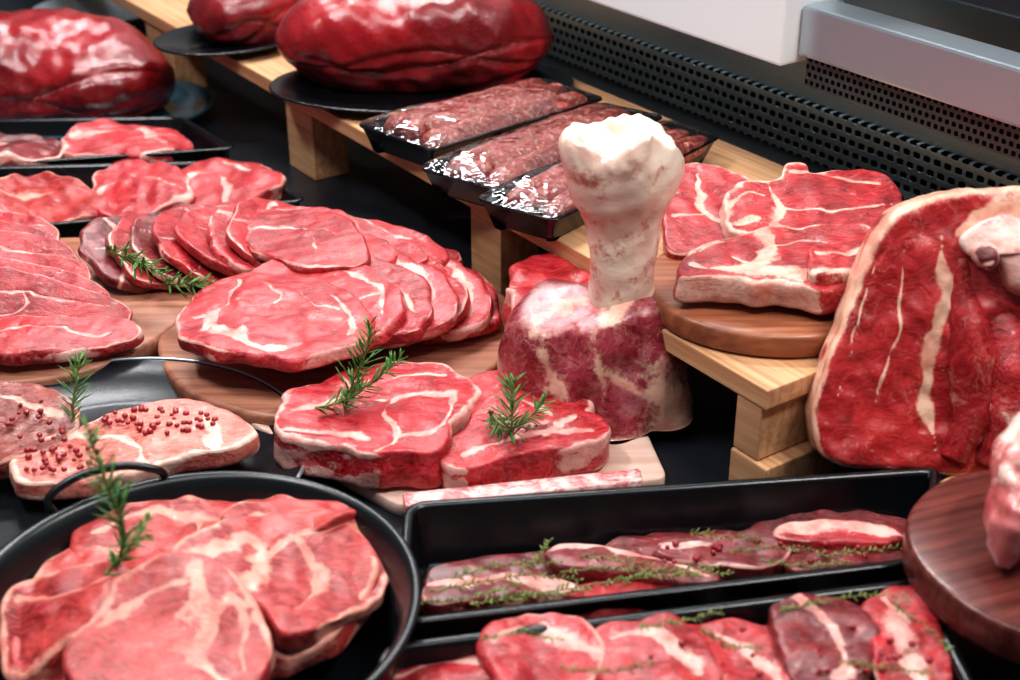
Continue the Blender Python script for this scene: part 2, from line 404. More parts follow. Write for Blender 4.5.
def mince_mat():
    m = NT('minced_meat'); co = m.coord()
    v = m.n('ShaderNodeTexVoronoi'); v.inputs['Scale'].default_value = 330; m.l(co, v.inputs['Vector'])
    s = m.n('ShaderNodeSeparateColor'); m.l(v.outputs['Color'], s.inputs[0])
    col = m.mix(m.sstep(s.outputs[0], .2, .8), sr(146, 62, 56), sr(176, 94, 84)); col = m.mix(m.sstep(s.outputs[1], .80, .9, 0, .6), col, sr(212, 170, 158))
    m.l(col, m.b.inputs['Base Color']); m.b.inputs['Roughness'].default_value = .4
    m.l(m.bump(v.outputs['Distance'], .6, .0012), m.b.inputs['Normal']); return m.m
M_MINCE = mince_mat()

# ------------------------------------------------------------------ setting
A35 = math.radians(35)
Dv = np.array([-math.sin(A35), math.cos(A35), 0]); Nv = np.array([math.cos(A35), math.sin(A35), 0])
AX = np.stack([Dv, -Nv, np.array([0, 0, 1.])], 1)
A0 = P(575, 250, .10); A0[2] = 0
def inl(p): d = np.asarray(p)-A0; return np.array([d@Dv, d@Nv, p[2]])
def along(px, py, off):
    p = hit(px, py, A0+Nv*off, Nv); return (p-A0)@Dv, p[2]
def afront(px, z=.10, n=0.0):
    B = A0+Nv*n; k = (px-510)/F
    return (k*(B[1]*cp+(H-z)*sp)-B[0])/(Dv[0]-k*Dv[1]*cp)

WO = .40
o = box('display_counter', (-1.3, -WO+.002, -.08), (3.2, 2.6, 0), M_COUNTER, .004, AX, A0); reg(o, 'black polished display counter deck carrying the meat', 'counter')
o = box('wall_back', (-1.3, -(WO+.04), -.9), (3.2, -WO, 1.2), M_WALL, 0, AX, A0); reg(o, kind='structure')
o = box('floor', (-2.5, -1.5, -.95), (4, 4.0, -.9), plain('floor_tile', sr(60, 60, 62), .5), 0, AX, A0); reg(o, kind='structure')
a1, z1 = along(570, 62, WO-.006); a2, z2 = along(965, 192, WO-.006); a3, z3 = along(760, 108, WO-.006); a4, z4 = along(640, 42, WO-.006)
zb = min(z1, z2)-.002; zt = max(z3, z4)
o = box('air_vent', (-.9, -WO, zb), (2.6, -(WO-.008), zt), M_PERF, .001, AX, A0); reg(o, 'long slotted steel air vent strip along the case wall', 'vent')
aw, zw = along(780, 67, .25)
o = box('white_housing', (aw, -.33, zw), (2.4, -.25, zw+.25), M_WHITE, .003, AX, A0); reg(o, 'long white plastic housing above the case wall', 'housing')
o = box('steel_rail', (-1.2, -.31, .228), (aw-.002, -.27, .276), M_STEEL, .003, AX, A0); reg(o, 'brushed steel rail along the upper case', 'rail')
o = box('perforated_strip', (-1.2, -.305, .196), (aw-.002, -.283, .2275), M_PERF2, .001, AX, A0); reg(o, 'dark finely perforated ventilation strip under the steel rail', 'vent')
o = box('upper_shelf', (-1.2, -.395, .30), (aw-.01, -.315, .42), M_PANEL, .003, AX, A0); reg(o, 'dark grey metal panel above the steel rail', 'panel')

r_ = bpy.data.objects.new('wooden_riser', None); COL.objects.link(r_); place(r_, A0, AX); reg(r_, 'long pine riser of planks on square blocks', 'riser')
def plank(n0, n1, a0_, a1_, z0, z1_, pa, nm='plank', mat=M_PINE):
    o = box(nm, (a0_, -n1, z0), (a1_, -n0, z1_), mat, .0015, AX, A0); parent(o, pa); return o
aM = afront(640); NN = -.036; aE = afront(768, .10, NN)
plank(0, .09, aM+.002, 1.75, .083, .10, r_); plank(.105, .20, aM+.002, 1.75, .083, .10, r_); plank(.215, .30, aM+.002, 1.75, .083, .10, r_)
plank(NN, .065, aE, aM, .083, .10, r_); plank(.075, .175, aE, aM, .083, .10, r_); plank(.185, .30, aE, aM, .083, .10, r_)
for xa, xb in ((282, 308), (467, 497), (142, 168)):
    b1 = afront(xa, .08); b0 = afront(xb, .08)
    plank(.004, .05, b0, b1, 0.0, .083, r_, 'block'); plank(.22, .28, b0, b1, 0.0, .083, r_, 'block')
b1 = afront(736, .08, NN); b0 = afront(761, .08, NN)
plank(NN+.001, NN+.055, b0, b1, 0.036, .0825, r_, 'block'); plank(NN-.001, NN+.075, b0-.012, b1, 0, .035, r_, 'block')

# ------------------------------------------------------------------ boards, plates, trays, pan
disc('cutting_board', 'round brown wooden board under overlapping steaks, beside a rosemary sprig', 'board', 30, 302, .024, .154, .024, M_BOARD)
disc('cutting_board', 'round brown wooden board under fanned ribeye steaks', 'board', 339, 326, .022, .164, .022, M_BOARD)
disc('cutting_board', 'round wooden board under t-bone steaks on the riser', 'board', 765, 281, .121, .097, .020, M_BOARDD, bev=.004)
disc('cutting_board', 'reddish brown walnut round board resting on a tray edge', 'board', 1058, 548, .080, .094, .026, M_DARKBOARD, bev=.004, rot=20)
Cc = [P(218, 404, .012), P(400, 506, .012), P(668, 478, .012), P(630, 395, .012)]
ctr = np.mean(Cc, 0)
o = vessel('serving_board', rrect(Cc, .010)-ctr[:2], [(.004, 0), (.001, 0), (0, .001), (0, .011), (.001, .012), (.004, .012)], M_LIGHTBOARD); place(o, (ctr[0], ctr[1], 0)); reg(o, 'pale maple serving board under shank steaks', 'board')
def lathe(name, label, cat, px, py, rimz, r, prof, mat, ecc=1, z0=0):
    a = np.linspace(0, 2*math.pi, 181)[:-1]; o2 = np.c_[np.cos(a)*r, np.sin(a)*r*ecc]
    o = vessel(name, o2, prof, mat); c = P(px, py, rimz); place(o, (c[0], c[1], z0)); reg(o, label, cat); return o
def plate_prof(h): return [(.06, 0), (.045, .0), (.042, .001), (.02, h*.5), (.001, h-.003), (-.0005, h-.0015), (.001, h), (.003, h), (.02, h*.5+.003), (.042, .005), (.05, .004), (.08, .004)]
pl_ = lathe('serving_plate', 'round dark plate with thin metal rim holding peppered steaks', 'plate', 104, 456, .022, .158, plate_prof(.022), M_PLATE)
c = P(104, 456, .022); aa = np.linspace(0, 2*math.pi, 121)[:-1]
rr_ = []
for q in np.linspace(0, 2*math.pi, 9)[:-1]:
    R0 = .158+.0016*math.cos(q); rr_.append(np.c_[np.cos(aa)*R0, np.sin(aa)*R0, np.full(120, .022+.0016*math.sin(q))])
rr_.append(rr_[0]); ri = grid('rim', np.array(rr_), M_STEEL, False, False); place(ri, (c[0], c[1], 0)); ri["label"] = 'thin polished metal rim'; parent(ri, pl_)
rz = .07
pan = lathe('black_pan', 'large round black pan filled with raw steaks', 'pan', 190, 598, rz, .141,
      [(.03, .0), (.022, .001), (.018, .004), (.004, rz-.006), (0, rz-.004), (-.0015, rz-.001), (0, rz+.001), (.003, rz+.001), (.006, rz-.002), (.012, rz-.012), (.021, .008), (.025, .005), (.03, .004)], M_PANB)
def tube(name, pts, rad, mat, n=60, k=10, nz=0, fr=12, fatf=None, seed=1):
    pts = resample(np.array(pts, float), n, False); V = []
    t = np.gradient(pts, axis=0); t /= np.linalg.norm(t, axis=1)[:, None]
    up = np.array([0.1, 0.05, 1.0]) if abs(t[:, 2]).mean() < .8 else np.array([0.05, 1., .1])
    rr = np.broadcast_to(rad, (n,)) if np.ndim(rad) == 0 else np.interp(np.linspace(0, 1, n), np.linspace(0, 1, len(rad)), rad)
    a = np.linspace(0, 2*math.pi, k+1)[:-1]; O = []
    for i in range(n):
        s = np.cross(t[i], up); s /= np.linalg.norm(s)+1e-9; u = np.cross(s, t[i])
        dd = np.cos(a)[:, None]*u+np.sin(a)[:, None]*s; O.append(dd); V.append(pts[i]+rr[i]*dd)
    V = np.array(V); O = np.array(O); fat = None
    if nz: V = V+O*(vn(V, seed, fr, 4)*nz)[..., None]
    if fatf is not None: fat = np.clip(fatf+.6*vn(V, seed+4, 12, 3), 0, 1)
    return grid(name, V, mat, True, True, fat)
hd = tube('handle', [P(60, 520, .06), P(48, 500, .075), P(75, 478, .085), P(120, 466, .088), P(158, 470, .08), P(165, 480, .066)], .003, M_PANB)
parent(hd, pan)

tray('black_tray', 'deep black rectangular tray with marinated cuts and thyme', 'tray', [(405, 502), (942, 466), (925, 562), (395, 625)], .05, 0, M_BLACK)
tray('black_tray', 'black rectangular tray of steaks with peppercorns', 'tray', [(380, 644), (924, 577), (1000, 735), (360, 830)], .048, 0, M_BLACK)
tray('black_tray', 'black rectangular tray with raw beef pieces', 'tray', [(-90, 168), (236, 160), (309, 200), (-90, 238)], .035, 0, M_BLACK)
tray('black_tray', 'black rectangular tray with small steaks', 'tray', [(-90, 120), (182, 116), (238, 148), (-90, 170)], .035, 0, M_BLACK)
lathe('serving_plate', 'blue-black glazed oval plate under a large roast', 'plate', 80, 103, .02, .175, plate_prof(.02), M_GLASS, .75)
def plat(px, py, r, ecc=.7, rot=0, label=''):
    a = np.linspace(0, 2*math.pi, 181)[:-1]; o2 = np.c_[np.cos(a)*r, np.sin(a)*r*ecc]@rotz(math.radians(-rot))[:2, :2]
    o = vessel('serving_plate', o2, plate_prof(.015), M_BLACK); c = P(px, py, .115); place(o, (c[0], c[1], .1005)); reg(o, label, 'plate')
plat(422, 82, .175, .60, 4, 'black oval plate under a big glossy roast on the riser')
plat(228, 36, .095, .8, 30, 'black plate under a smaller roast on the riser')
lathe('steel_dish', 'shiny steel dish standing behind the roast', 'dish', 95, 8, .03, .10, plate_prof(.03), M_STEEL)

C4 = [P(402, 492, .026), P(640, 467, .026), P(643, 480, .026), P(405, 505, .026)]
c4 = np.mean(C4, 0); o = vessel('wrapped_tray', rrect(C4, .003)-c4[:2], [(.003, 0), (.001, 0), (0, .001), (0, .012), (.001, .013), (.003, .013)], meat_mat('wrapped_bacon', sr(240, 206, 200), sr(206, 90, 94), sr(240, 220, 214), sr(236, 200, 190), marb=.2, mscale=60)); place(o, (c4[0], c4[1], .0125)); reg(o, 'pale wrapped strip of bacon lying by the serving board', 'tray')

# ------------------------------------------------------------------ steaks
G = 'fanned ribeye steaks on the round board'
L = 'bright red marbled ribeye slice in a fan on wooden board'
def rib(cx, cy, hw, hh, z, gx, gy, mat, st, th=.012, rot=0, lab=L):
    pts = []
    base = [(1, .15), (.9, -.35), (.6, -.75), (.1, -.95), (-.4, -.9), (-.8, -.6), (-1, -.05), (-.85, .5), (-.5, .85), (0, 1), (.5, .95), (.88, .65)]
    rg = random.Random(int(cx*7+cy)); ca, sa = math.cos(rot), math.sin(rot)
    for x, y in base:
        x *= 1+rg.uniform(-.07, .07); y *= 1+rg.uniform(-.07, .07)
        pts.append((cx+(x*ca-y*sa)*hw, cy+(x*sa+y*ca)*hh))
    sm = {0: [([(-.4, -.8), (.1, -.55), (.55, -.2), (.8, .3)], .0022), ([(.1, -.55), (.2, -.1)], .0013)],
          1: [([(-.2, -.85), (.4, -.6), (.75, -.1), (.7, .5)], .0024), ([(.75, -.1), (.45, .1)], .0015)],
          2: [([(.0, -.7), (.5, -.3), (.6, .3)], .002), ([(-.5, -.7), (0, -.7)], .0015)]}[st]
    sm = [([(cx+x*hw, cy+y*hh) for x, y in pl], w) for pl, w in sm]
    slab('ribeye_steak', lab, 'steak', pts, z, gx, gy, th, mat, sm, group=G, rim=.0026, n=160, nr=40, fold=.004, sidefat=.4)
rib(432, 296, 68, 38, .044, .02, .16, M_RED, 2)
rib(416, 293, 70, 40, .049, .08, .16, M_ROSE, 1)
rib(396, 292, 74, 42, .054, .12, .16, M_RED, 0)
rib(374, 293, 78, 44, .059, .14, .16, M_ROSE, 1)
rib(350, 296, 82, 46, .063, .14, .14, M_RED, 0)
rib(322, 299, 84, 46, .066, .12, .12, M_ROSE, 1)
slab('ribeye_steak', 'large ribeye slice with fat eye ring lying over the fan', 'steak', [(181, 330), (186, 306), (204, 288), (235, 274), (268, 270), (310, 278), (348, 292), (368, 310), (372, 328), (358, 344), (325, 352), (280, 357), (220, 351), (190, 343)], .069, .07, .05, .014, M_ROSE,
     [([(236, 282), (232, 304), (208, 318), (200, 334)], .0030), ([(205, 330), (238, 336), (262, 347), (300, 344)], .0036), ([(262, 347), (248, 337), (235, 324)], .0022), ([(335, 296), (352, 316), (345, 338)], .0020), ([(300, 292), (318, 304), (338, 308)], .0014), ([(208, 318), (190, 320)], .0024), ([(262, 284), (282, 294), (275, 304)], .0012)], group=G, rim=.0034, n=220, nr=56, fold=.004)
G = 'overlapping steaks lined behind the fan'
for i, x in enumerate([136, 162, 188, 214, 240, 264, 288]):
    steak('sirloin_steak', 'overlapping deep red sirloin slice in a row' if i > 1 else 'dark red sirloin slice at the end of a row', 'steak', x, 250-i*2.2, .046+i*.003, .050+.002*i, .062, 14-i*3, -.46, .14, .010, [M_DARK, M_RED, M_DARK, M_RED, M_RED, M_ROSE, M_RED][i], i % 3, G, rim=.0018, n=130, nr=34, sidefat=.35, fold=.005)
for i, (x, y, hw, hh) in enumerate([(398, 252, 62, 25), (372, 246, 70, 26), (346, 241, 74, 27), (322, 238, 74, 27), (302, 238, 70, 28)]):
    pts = [(x+hw*math.cos(t)*(1+.08*math.sin(3*t+i)), y-hh*math.sin(t)*(1+.08*math.cos(2*t+i))+hw*.16*math.cos(t)) for t in np.linspace(0, 6.283, 13)[:-1]]
    slab('sirloin_steak', 'broad marbled sirloin slice on top of the row', 'steak', pts, .055+i*.006, .12, .12, .010, [M_RED, M_ROSE, M_RED, M_ROSE, M_RED][i], [([(x-hw*.7, y-4), (x-hw*.2, y-hh*.4), (x+hw*.5, y)], .0016), ([(x, y-hh*.3), (x+hw*.2, y+hh*.4)], .0013)], group=G, rim=.0022, n=150, nr=36, sidefat=.35, fold=.005)

G = 'overlapping steaks on the brown board'
for i, (x, y, w, h_) in enumerate([(-26, 228, .084, .030), (-18, 241, .090, .030), (-10, 255, .096, .030), (-2, 270, .100, .030), (8, 285, .105, .030), (17, 300, .110, .030)]):
    steak('sirloin_steak', 'overlapping bright red beef slice with thin white fat edge', 'steak', x, y, .046, w, h_, -9, -.05, .66, .009, [M_ROSE, M_RED][i % 2], [2, 1, 2, 3, 1, 2][i], G, rim=.0022, n=150, nr=34, fold=.004, sidefat=.2, rimeven=True)
slab('sirloin_steak', 'front beef slice with curved grain and thin fat edge', 'steak', [(-60, 334), (-20, 320), (50, 314), (110, 314), (143, 324), (140, 336), (110, 344), (60, 352), (0, 360), (-50, 360)], .046, -.06, .2, .012, M_RED, [([(-20, 334), (40, 328), (90, 334), (120, 328)], .0015)], group=G, rim=.0026, fold=.004, sidefat=.3)

G = 'peppered steaks on the steel plate'
slab('peppered_steak', 'brown raw steak sprinkled with crushed pepper', 'steak', [(-40, 405), (-10, 384), (30, 380), (62, 392), (84, 416), (70, 440), (30, 458), (-30, 462)], .040, 0, .10, .018, M_BROWN, [([(0, 395), (30, 410), (60, 412)], .003)], group=G, rim=.004)
slab('peppered_steak', 'pale pink steak with fat rim and red peppercorns', 'steak', [(6, 466), (24, 446), (70, 425), (110, 406), (160, 399), (216, 402), (252, 420), (259, 436), (236, 448), (190, 455), (150, 464), (105, 476), (50, 482), (15, 478)], .036, 0, .04, .017, M_PALE, [([(60, 440), (120, 438), (150, 462), (130, 478)], .003), ([(200, 420), (215, 445)], .002)], group=G, rim=.005)
G = 'shank steaks on the pale board'
slab('shank_steak', 'thick bright red round steak behind the others', 'steak', [(455, 395), (480, 375), (520, 372), (570, 385), (590, 405), (560, 425), (500, 425), (460, 415)], .043, 0, 0, .03, M_BRIGHT, [([(480, 395), (530, 400), (570, 395)], .003)], group=G, rim=.004)
slab('shank_steak', 'thick red shank steak with pale fat edge', 'steak', [(440, 454), (452, 433), (478, 406), (500, 398), (550, 396), (590, 408), (610, 422), (605, 436), (575, 444), (520, 452), (480, 462), (450, 464)], .042, 0, 0, .029, M_BRIGHT, [([(462, 450), (500, 442), (540, 436), (590, 432)], .0028), ([(520, 408), (545, 423), (540, 438)], .0022), ([(480, 420), (505, 430)], .0015)], group=G, rim=.004, sidefat=.55, rag=.003, fold=.004)
slab('shank_steak', 'thick round shank steak with white fat seams and rosemary on top', 'steak', [(274, 428), (277, 405), (300, 384), (345, 369), (400, 360), (445, 364), (474, 382), (478, 402), (462, 424), (447, 444), (424, 456), (385, 455), (340, 448), (300, 442)], .046, 0, 0, .033, M_BRIGHT,
     [([(378, 452), (398, 438), (384, 418), (388, 402), (420, 394), (455, 396)], .0030), ([(398, 438), (425, 437), (446, 423), (455, 396)], .0024), ([(290, 410), (320, 402), (350, 392), (380, 400)], .0026), ([(285, 430), (330, 432), (370, 440)], .0022), ([(350, 392), (400, 378), (440, 376)], .0016), ([(350, 392), (340, 375)], .0016)], group=G, rim=.004, sidefat=.55, rag=.003, n=220, nr=56, sw=.005, fold=.004)
G = 'raw steaks in the black pan'
K = dict(lump=.004, fold=.011, rag=.003, warp=.010)
slab('pan_steak', 'raw steak folded at the bottom of the pan', 'steak', [(270, 560), (330, 540), (375, 560), (370, 600), (325, 640), (260, 655), (240, 620)], .045, 0, 0, .02, M_PAN, [([(290, 580), (340, 600), (320, 640)], .004)], group=G, rim=.005, **K)
slab('pan_steak', 'raw steak piece beneath the heap', 'steak', [(20, 600), (60, 560), (130, 560), (170, 600), (130, 660), (50, 690), (10, 660)], .045, 0, 0, .02, M_PAN, [], group=G, rim=.005, **K)
slab('pan_steak', 'pink raw steak lying at the pan rim', 'steak', [(66, 552), (92, 516), (150, 494), (200, 482), (270, 484), (330, 502), (310, 540), (220, 566), (110, 572)], .060, .04, .18, .016, M_PAN, [([(95, 535), (160, 510), (230, 512), (300, 504)], .0036), ([(200, 512), (215, 545)], .0022)], group=G, rim=.005, **K)
slab('pan_steak', 'raw steak folded over the pan side', 'steak', [(220, 504), (260, 490), (320, 492), (360, 507), (330, 528), (270, 530), (230, 520)], .070, -.1, .16, .016, M_PAN, [([(240, 508), (300, 503), (340, 514)], .003)], group=G, rim=.005, **K)
slab('pan_steak', 'raw steak with pale fat seam leaning on the pan side', 'steak', [(-14, 640), (8, 588), (60, 568), (108, 562), (136, 578), (122, 612), (66, 645), (0, 668)], .066, .25, .1, .018, M_PAN, [([(20, 600), (70, 590), (115, 580)], .003)], group=G, rim=.004, **K)
slab('pan_steak', 'large raw steak with broad pink fat seam', 'steak', [(168, 546), (215, 518), (290, 506), (360, 508), (398, 530), (394, 562), (368, 592), (325, 618), (285, 632), (256, 602), (215, 572)], .070, -.16, .06, .018, M_PAN, [([(190, 548), (240, 530), (262, 550), (250, 575)], .0050), ([(262, 548), (330, 522), (390, 530)], .0026), ([(300, 535), (320, 570), (300, 600)], .0024)], group=G, rim=.006, **K)
slab('pan_steak', 'round raw steak with curved fat seam in the pan', 'steak', [(68, 655), (92, 606), (138, 565), (195, 552), (248, 575), (272, 614), (264, 654), (225, 690), (140, 705), (85, 695)], .083, .02, .18, .018, M_PAN, [([(195, 566), (190, 590), (212, 610), (205, 640), (222, 670)], .0060), ([(100, 620), (140, 590), (180, 575)], .0026), ([(190, 590), (165, 600)], .0022), ([(222, 590), (250, 610), (245, 650)], .0032)], group=G, rim=.005, **{**K, 'fold': .008})
G = 't-bone steaks on the raised board'
slab('tbone_steak', 'marbled t-bone steak at the back of the board', 'steak', [(664, 182), (680, 168), (700, 165), (745, 178), (764, 205), (748, 240), (700, 252), (667, 244)], .142, .0, .2, .016, M_TBONE, [([(700, 175), (705, 210), (735, 235)], .0024), ([(675, 215), (705, 210)], .0016)], group=G, rim=.003, warp=.003)
t2 = slab('tbone_steak', 'large t-bone steak with fat band and dark rib eye', 'steak', [(720, 205), (735, 184), (775, 178), (785, 163), (805, 162), (812, 172), (850, 166), (885, 172), (904, 198), (892, 224), (850, 236), (790, 236), (735, 230)], .156, .0, .2, .018, M_TBONE, [([(772, 182), (782, 205), (775, 228)], .0034), ([(782, 205), (840, 210), (895, 200)], .0026), ([(790, 172), (880, 180)], .0024), ([(725, 205), (745, 190), (765, 192)], .0016), ([(735, 222), (760, 218)], .0018)], group=G, rim=.0045, warp=.002, sidefat=1.0, sw=.005)
t3 = slab('tbone_steak', 'thick flat t-bone steak with curved white fat seam', 'steak', [(677, 262), (690, 248), (740, 232), (775, 222), (800, 224), (850, 222), (884, 238), (872, 262), (856, 286), (830, 290), (780, 282), (720, 276), (684, 274)], .154, .0, .06, .024, M_TBONE,
     [([(690, 262), (740, 266), (800, 274), (855, 280)], .0045), ([(757, 228), (774, 246), (752, 266)], .0045), ([(772, 246), (810, 238), (850, 246)], .0024), ([(690, 253), (725, 242)], .0015), ([(756, 264), (735, 255)], .0016)], group=G, rim=.004, warp=.002, sidefat=1.1, rag=.002, sw=.004)
slab('beef_piece', 'small flat beef piece with fat edge lying on the t-bone', 'meat', [(808, 258), (810, 246), (842, 238), (878, 236), (890, 240), (882, 258), (870, 268), (836, 272), (812, 270)], .165, 0, .1, .014, M_TBONE, [([(815, 250), (870, 246)], .002), ([(815, 266), (870, 262)], .002)], group=None, rim=.0025, n=100, nr=24, warp=.001)

# standing cut, leaning back; contact line just behind the tray
cb = P(900, 474, .045); BG = (.15, 2.4)
zz = lambda pts, d=0: zpl(*np.mean(pts, 0), cb, *BG)+d
pts = [(815, 436), (818, 398), (834, 345), (850, 300), (866, 258), (882, 228), (908, 203), (950, 191), (1000, 188), (1060, 192), (1120, 220), (1130, 330), (1110, 455), (1050, 474), (960, 476), (870, 470), (828, 460)]
big = slab('standing_beef_cut', 'large bright red beef cut standing upright with clean fat edge', 'meat', pts, zz(pts), *BG, .05, M_AGED,
     [([(942, 226), (945, 290), (936, 350), (934, 400), (940, 455)], .0034), ([(958, 230), (1000, 214), (1050, 208)], .006), ([(890, 238), (868, 290), (852, 340), (836, 400)], .0009), ([(905, 250), (900, 320), (880, 400)], .0009)], rim=.0045, rimeven=True, lump=.003, fold=.005, n=240, nr=64, side=.001, sidefat=.9, warp=.002, r=.007, sw=.005, rag=.001)
nB = frame(*BG)[2]
def onp(px, py, d=0): return hit(px, py, cb+nB*d, nB)
def fold_(pth, rad, mat, fatf, sd, nm='muscle_fold', d=-.006):
    o = tube(nm, [onp(x, y, d) for x, y in pth], rad, mat, 80, 48, .004, 9, fatf, sd); parent(o, big)
fold_([(960, 258), (962, 300), (972, 350), (968, 410), (952, 458)], [.007, .014, .018, .017, .010], M_AGED, .18, 3, d=-.004)
fold_([(990, 270), (1004, 320), (1014, 380), (1004, 430), (990, 466)], [.008, .017, .022, .019, .012], M_TBONE, .18, 5, d=-.004)
fold_([(1044, 284), (1056, 340), (1060, 400), (1050, 460)], [.012, .022, .024, .014], M_AGED, .2, 7, d=-.004)
pp = [(962, 240), (980, 224), (1020, 214), (1070, 220), (1100, 250), (1070, 292), (1036, 296), (1012, 284), (1004, 262), (986, 252), (970, 256)]
slab('fat_pocket', None, None, pp, zz(pp, .006), *BG, .018, M_JOINT, [([(970, 240), (1010, 228), (1070, 236)], .010), ([(1020, 260), (1060, 270)], .008)], pa=big, rim=.008, n=110, nr=26, dome=.008, lump=.004, fold=.005, warp=.003)
pp = [(974, 250), (984, 244), (998, 250), (1000, 264), (990, 272), (978, 264)]
slab('bone', None, None, pp, zz(pp, .010), *BG, .012, M_DARK, [([(976, 256), (998, 258)], .002)], pa=big, rim=.002, n=60, nr=14, dome=.002, warp=.001)  # recess in the cut, its shade put into a dark-coloured piece
hb = inl(cb)
q = box('support_block', (hb[0]-.09, -(hb[1]+.06), 0), (hb[0]-.02, -(hb[1]+.02), .042), M_PINE, .0015, AX, A0); reg(q, 'small pine block under the standing beef cut', 'block')
jo = tube('raw_joint', [P(1000, 566, .086), P(1006, 545, .098), P(1022, 500, .122), P(1048, 466, .135), P(1090, 460, .12)], [.006, .020, .031, .034, .02], M_JOINT, 90, 64, .011, 9, .4, 17); reg(jo, 'irregular pale pink raw joint with fatty membrane', 'meat')

# ------------------------------------------------------------------ tray contents
G = 'marinated cuts in the deep tray'
def tp(lab, pts, z, mat, seams=(), **k): return slab('beef_cut', lab, 'meat', pts, z+.003, mat=mat, seams=seams, group=G, **{**dict(rim=.0016, lump=.002, fold=.003, n=140, nr=36, sidefat=.25, warp=.004, rag=.002, sw=.004), **k})
tp('marinated beef cut on the tray base', [(422, 604), (440, 566), (560, 546), (640, 552), (640, 588), (500, 606), (440, 614)], .018, M_DARK, [], thick=.012)
tp('dark marinated beef cut lying underneath', [(590, 590), (610, 542), (720, 528), (790, 542), (780, 578), (680, 592)], .017, M_DARK, [], thick=.011)
tp('dark marinated beef cut at the tray end', [(720, 580), (750, 526), (850, 512), (918, 528), (910, 564), (840, 572)], .018, M_DARK, thick=.012)
tp('beef cut with long white fat edge in herbs', [(424, 592), (432, 578), (500, 570), (556, 574), (582, 588), (520, 598), (440, 604)], .029, M_DARK, [([(430, 584), (500, 580), (578, 588)], .007)], thick=.013)
tp('marinated beef strip beside thyme', [(560, 592), (590, 580), (650, 576), (700, 580), (680, 590), (610, 597)], .027, M_RED, [], thick=.012)
tp('marinated beef cut with thick white fat band', [(542, 552), (555, 538), (600, 540), (660, 552), (710, 566), (716, 576), (690, 580), (600, 570), (555, 562)], .033, M_DARK, [([(545, 543), (600, 544), (660, 556), (712, 570)], .0085)], thick=.014)
tp('dark marinated steak with thyme', [(650, 552), (672, 537), (720, 530), (775, 536), (786, 552), (765, 566), (720, 566), (680, 560)], .032, M_DARK, [([(660, 548), (720, 545)], .0014)], thick=.014)
tp('dark marinated steak leaning on the tray side', [(784, 560), (800, 545), (850, 540), (906, 549), (900, 562), (850, 570), (800, 570)], .030, M_DARK, [], thick=.013)
tp('marinated beef with white fat strip on top', [(776, 532), (788, 517), (840, 515), (890, 523), (906, 536), (880, 543), (820, 540), (785, 539)], .036, M_RED, [([(780, 524), (830, 520), (900, 534)], .0060)], thick=.013)
G2 = 'steaks in the near black tray'
for lab, pts, z, mt, sm in [
    ('bright red steak piece at the tray corner', [(382, 672), (398, 648), (440, 634), (490, 630), (516, 650), (506, 690), (440, 705), (395, 700)], .040, M_RED, [([(400, 660), (450, 650), (500, 665)], .003)]),
    ('red steak lying under the others', [(540, 640), (600, 612), (700, 606), (770, 630), (760, 690), (640, 700)], .030, M_DARK, []),
    ('dark steak lying at the base of the tray', [(740, 640), (780, 602), (860, 594), (930, 594), (960, 680), (860, 710)], .030, M_DARK, []),
    ('dark steak lying beneath at the corner', [(390, 650), (430, 622), (520, 614), (590, 620), (580, 690), (420, 705)], .028, M_DARK, []),
    ('red steak with pale fat in the tray', [(478, 646), (506, 622), (550, 614), (586, 622), (604, 650), (580, 680), (510, 690)], .046, M_ROSE, [([(500, 645), (550, 632), (590, 655)], .0040)]),
    ('raw steak with marbled fat and thyme', [(590, 640), (622, 622), (675, 624), (710, 644), (722, 690), (640, 705), (604, 680)], .046, M_RED, [([(610, 640), (660, 640), (700, 680)], .0036)]),
    ('raw steak sprinkled with red peppercorns', [(676, 628), (705, 612), (752, 614), (786, 634), (790, 690), (730, 700), (700, 660)], .048, M_RED, [([(700, 628), (745, 640), (775, 680)], .0028)]),
    ('dark red steak under thyme sprigs', [(766, 618), (800, 602), (850, 603), (876, 622), (872, 680), (810, 695), (780, 655)], .047, M_DARK, [([(790, 612), (830, 630), (845, 680)], .0030)]),
    ('red steak with white fat at the tray end', [(856, 606), (878, 592), (914, 590), (938, 624), (952, 675), (890, 690), (864, 640)], .048, M_RED, [([(880, 600), (905, 630), (925, 675)], .0036)])]:
    slab('beef_steak', lab, 'steak', pts, z, thick=.020, mat=mt, seams=sm, group=G2, rim=.0026, lump=.005, fold=.007, sidefat=.4, rag=.003, warp=.008)
G3 = 'beef pieces in the far trays'
for lab, pts, z, mt, sm in [
    ('red beef piece at the tray end', [(165, 185), (180, 165), (230, 158), (270, 168), (280, 184), (250, 198), (190, 200)], .038, M_ROSE, [([(175, 180), (220, 172), (230, 195)], .005), ([(225, 165), (265, 175)], .004)]),
    ('red beef piece with white fat', [(85, 195), (95, 172), (130, 160), (175, 172), (195, 192), (150, 204), (100, 204)], .038, M_ROSE, [([(95, 185), (140, 178), (180, 190)], .004)]),
    ('pale pink beef piece in the tray', [(-30, 206), (-20, 185), (30, 172), (80, 180), (100, 200), (60, 211), (0, 214)], .036, M_PAN, [([(-10, 190), (50, 190)], .005)]),
    ('curled beef piece in the far tray', [(60, 148), (75, 128), (120, 120), (170, 125), (190, 143), (150, 153), (90, 154)], .036, M_ROSE, [([(75, 135), (120, 130), (160, 145)], .005)]),
    ('dark beef piece in the far tray', [(-50, 155), (-30, 135), (30, 130), (70, 145), (50, 160), (-20, 165)], .034, M_DARK, [([(-20, 142), (40, 142)], .004)])]:
    slab('beef_piece', lab, 'meat', pts, z, thick=.022, mat=mt, seams=sm, group=G3, rim=.004, lump=.007, fold=.010, n=140, nr=34, rag=.003)

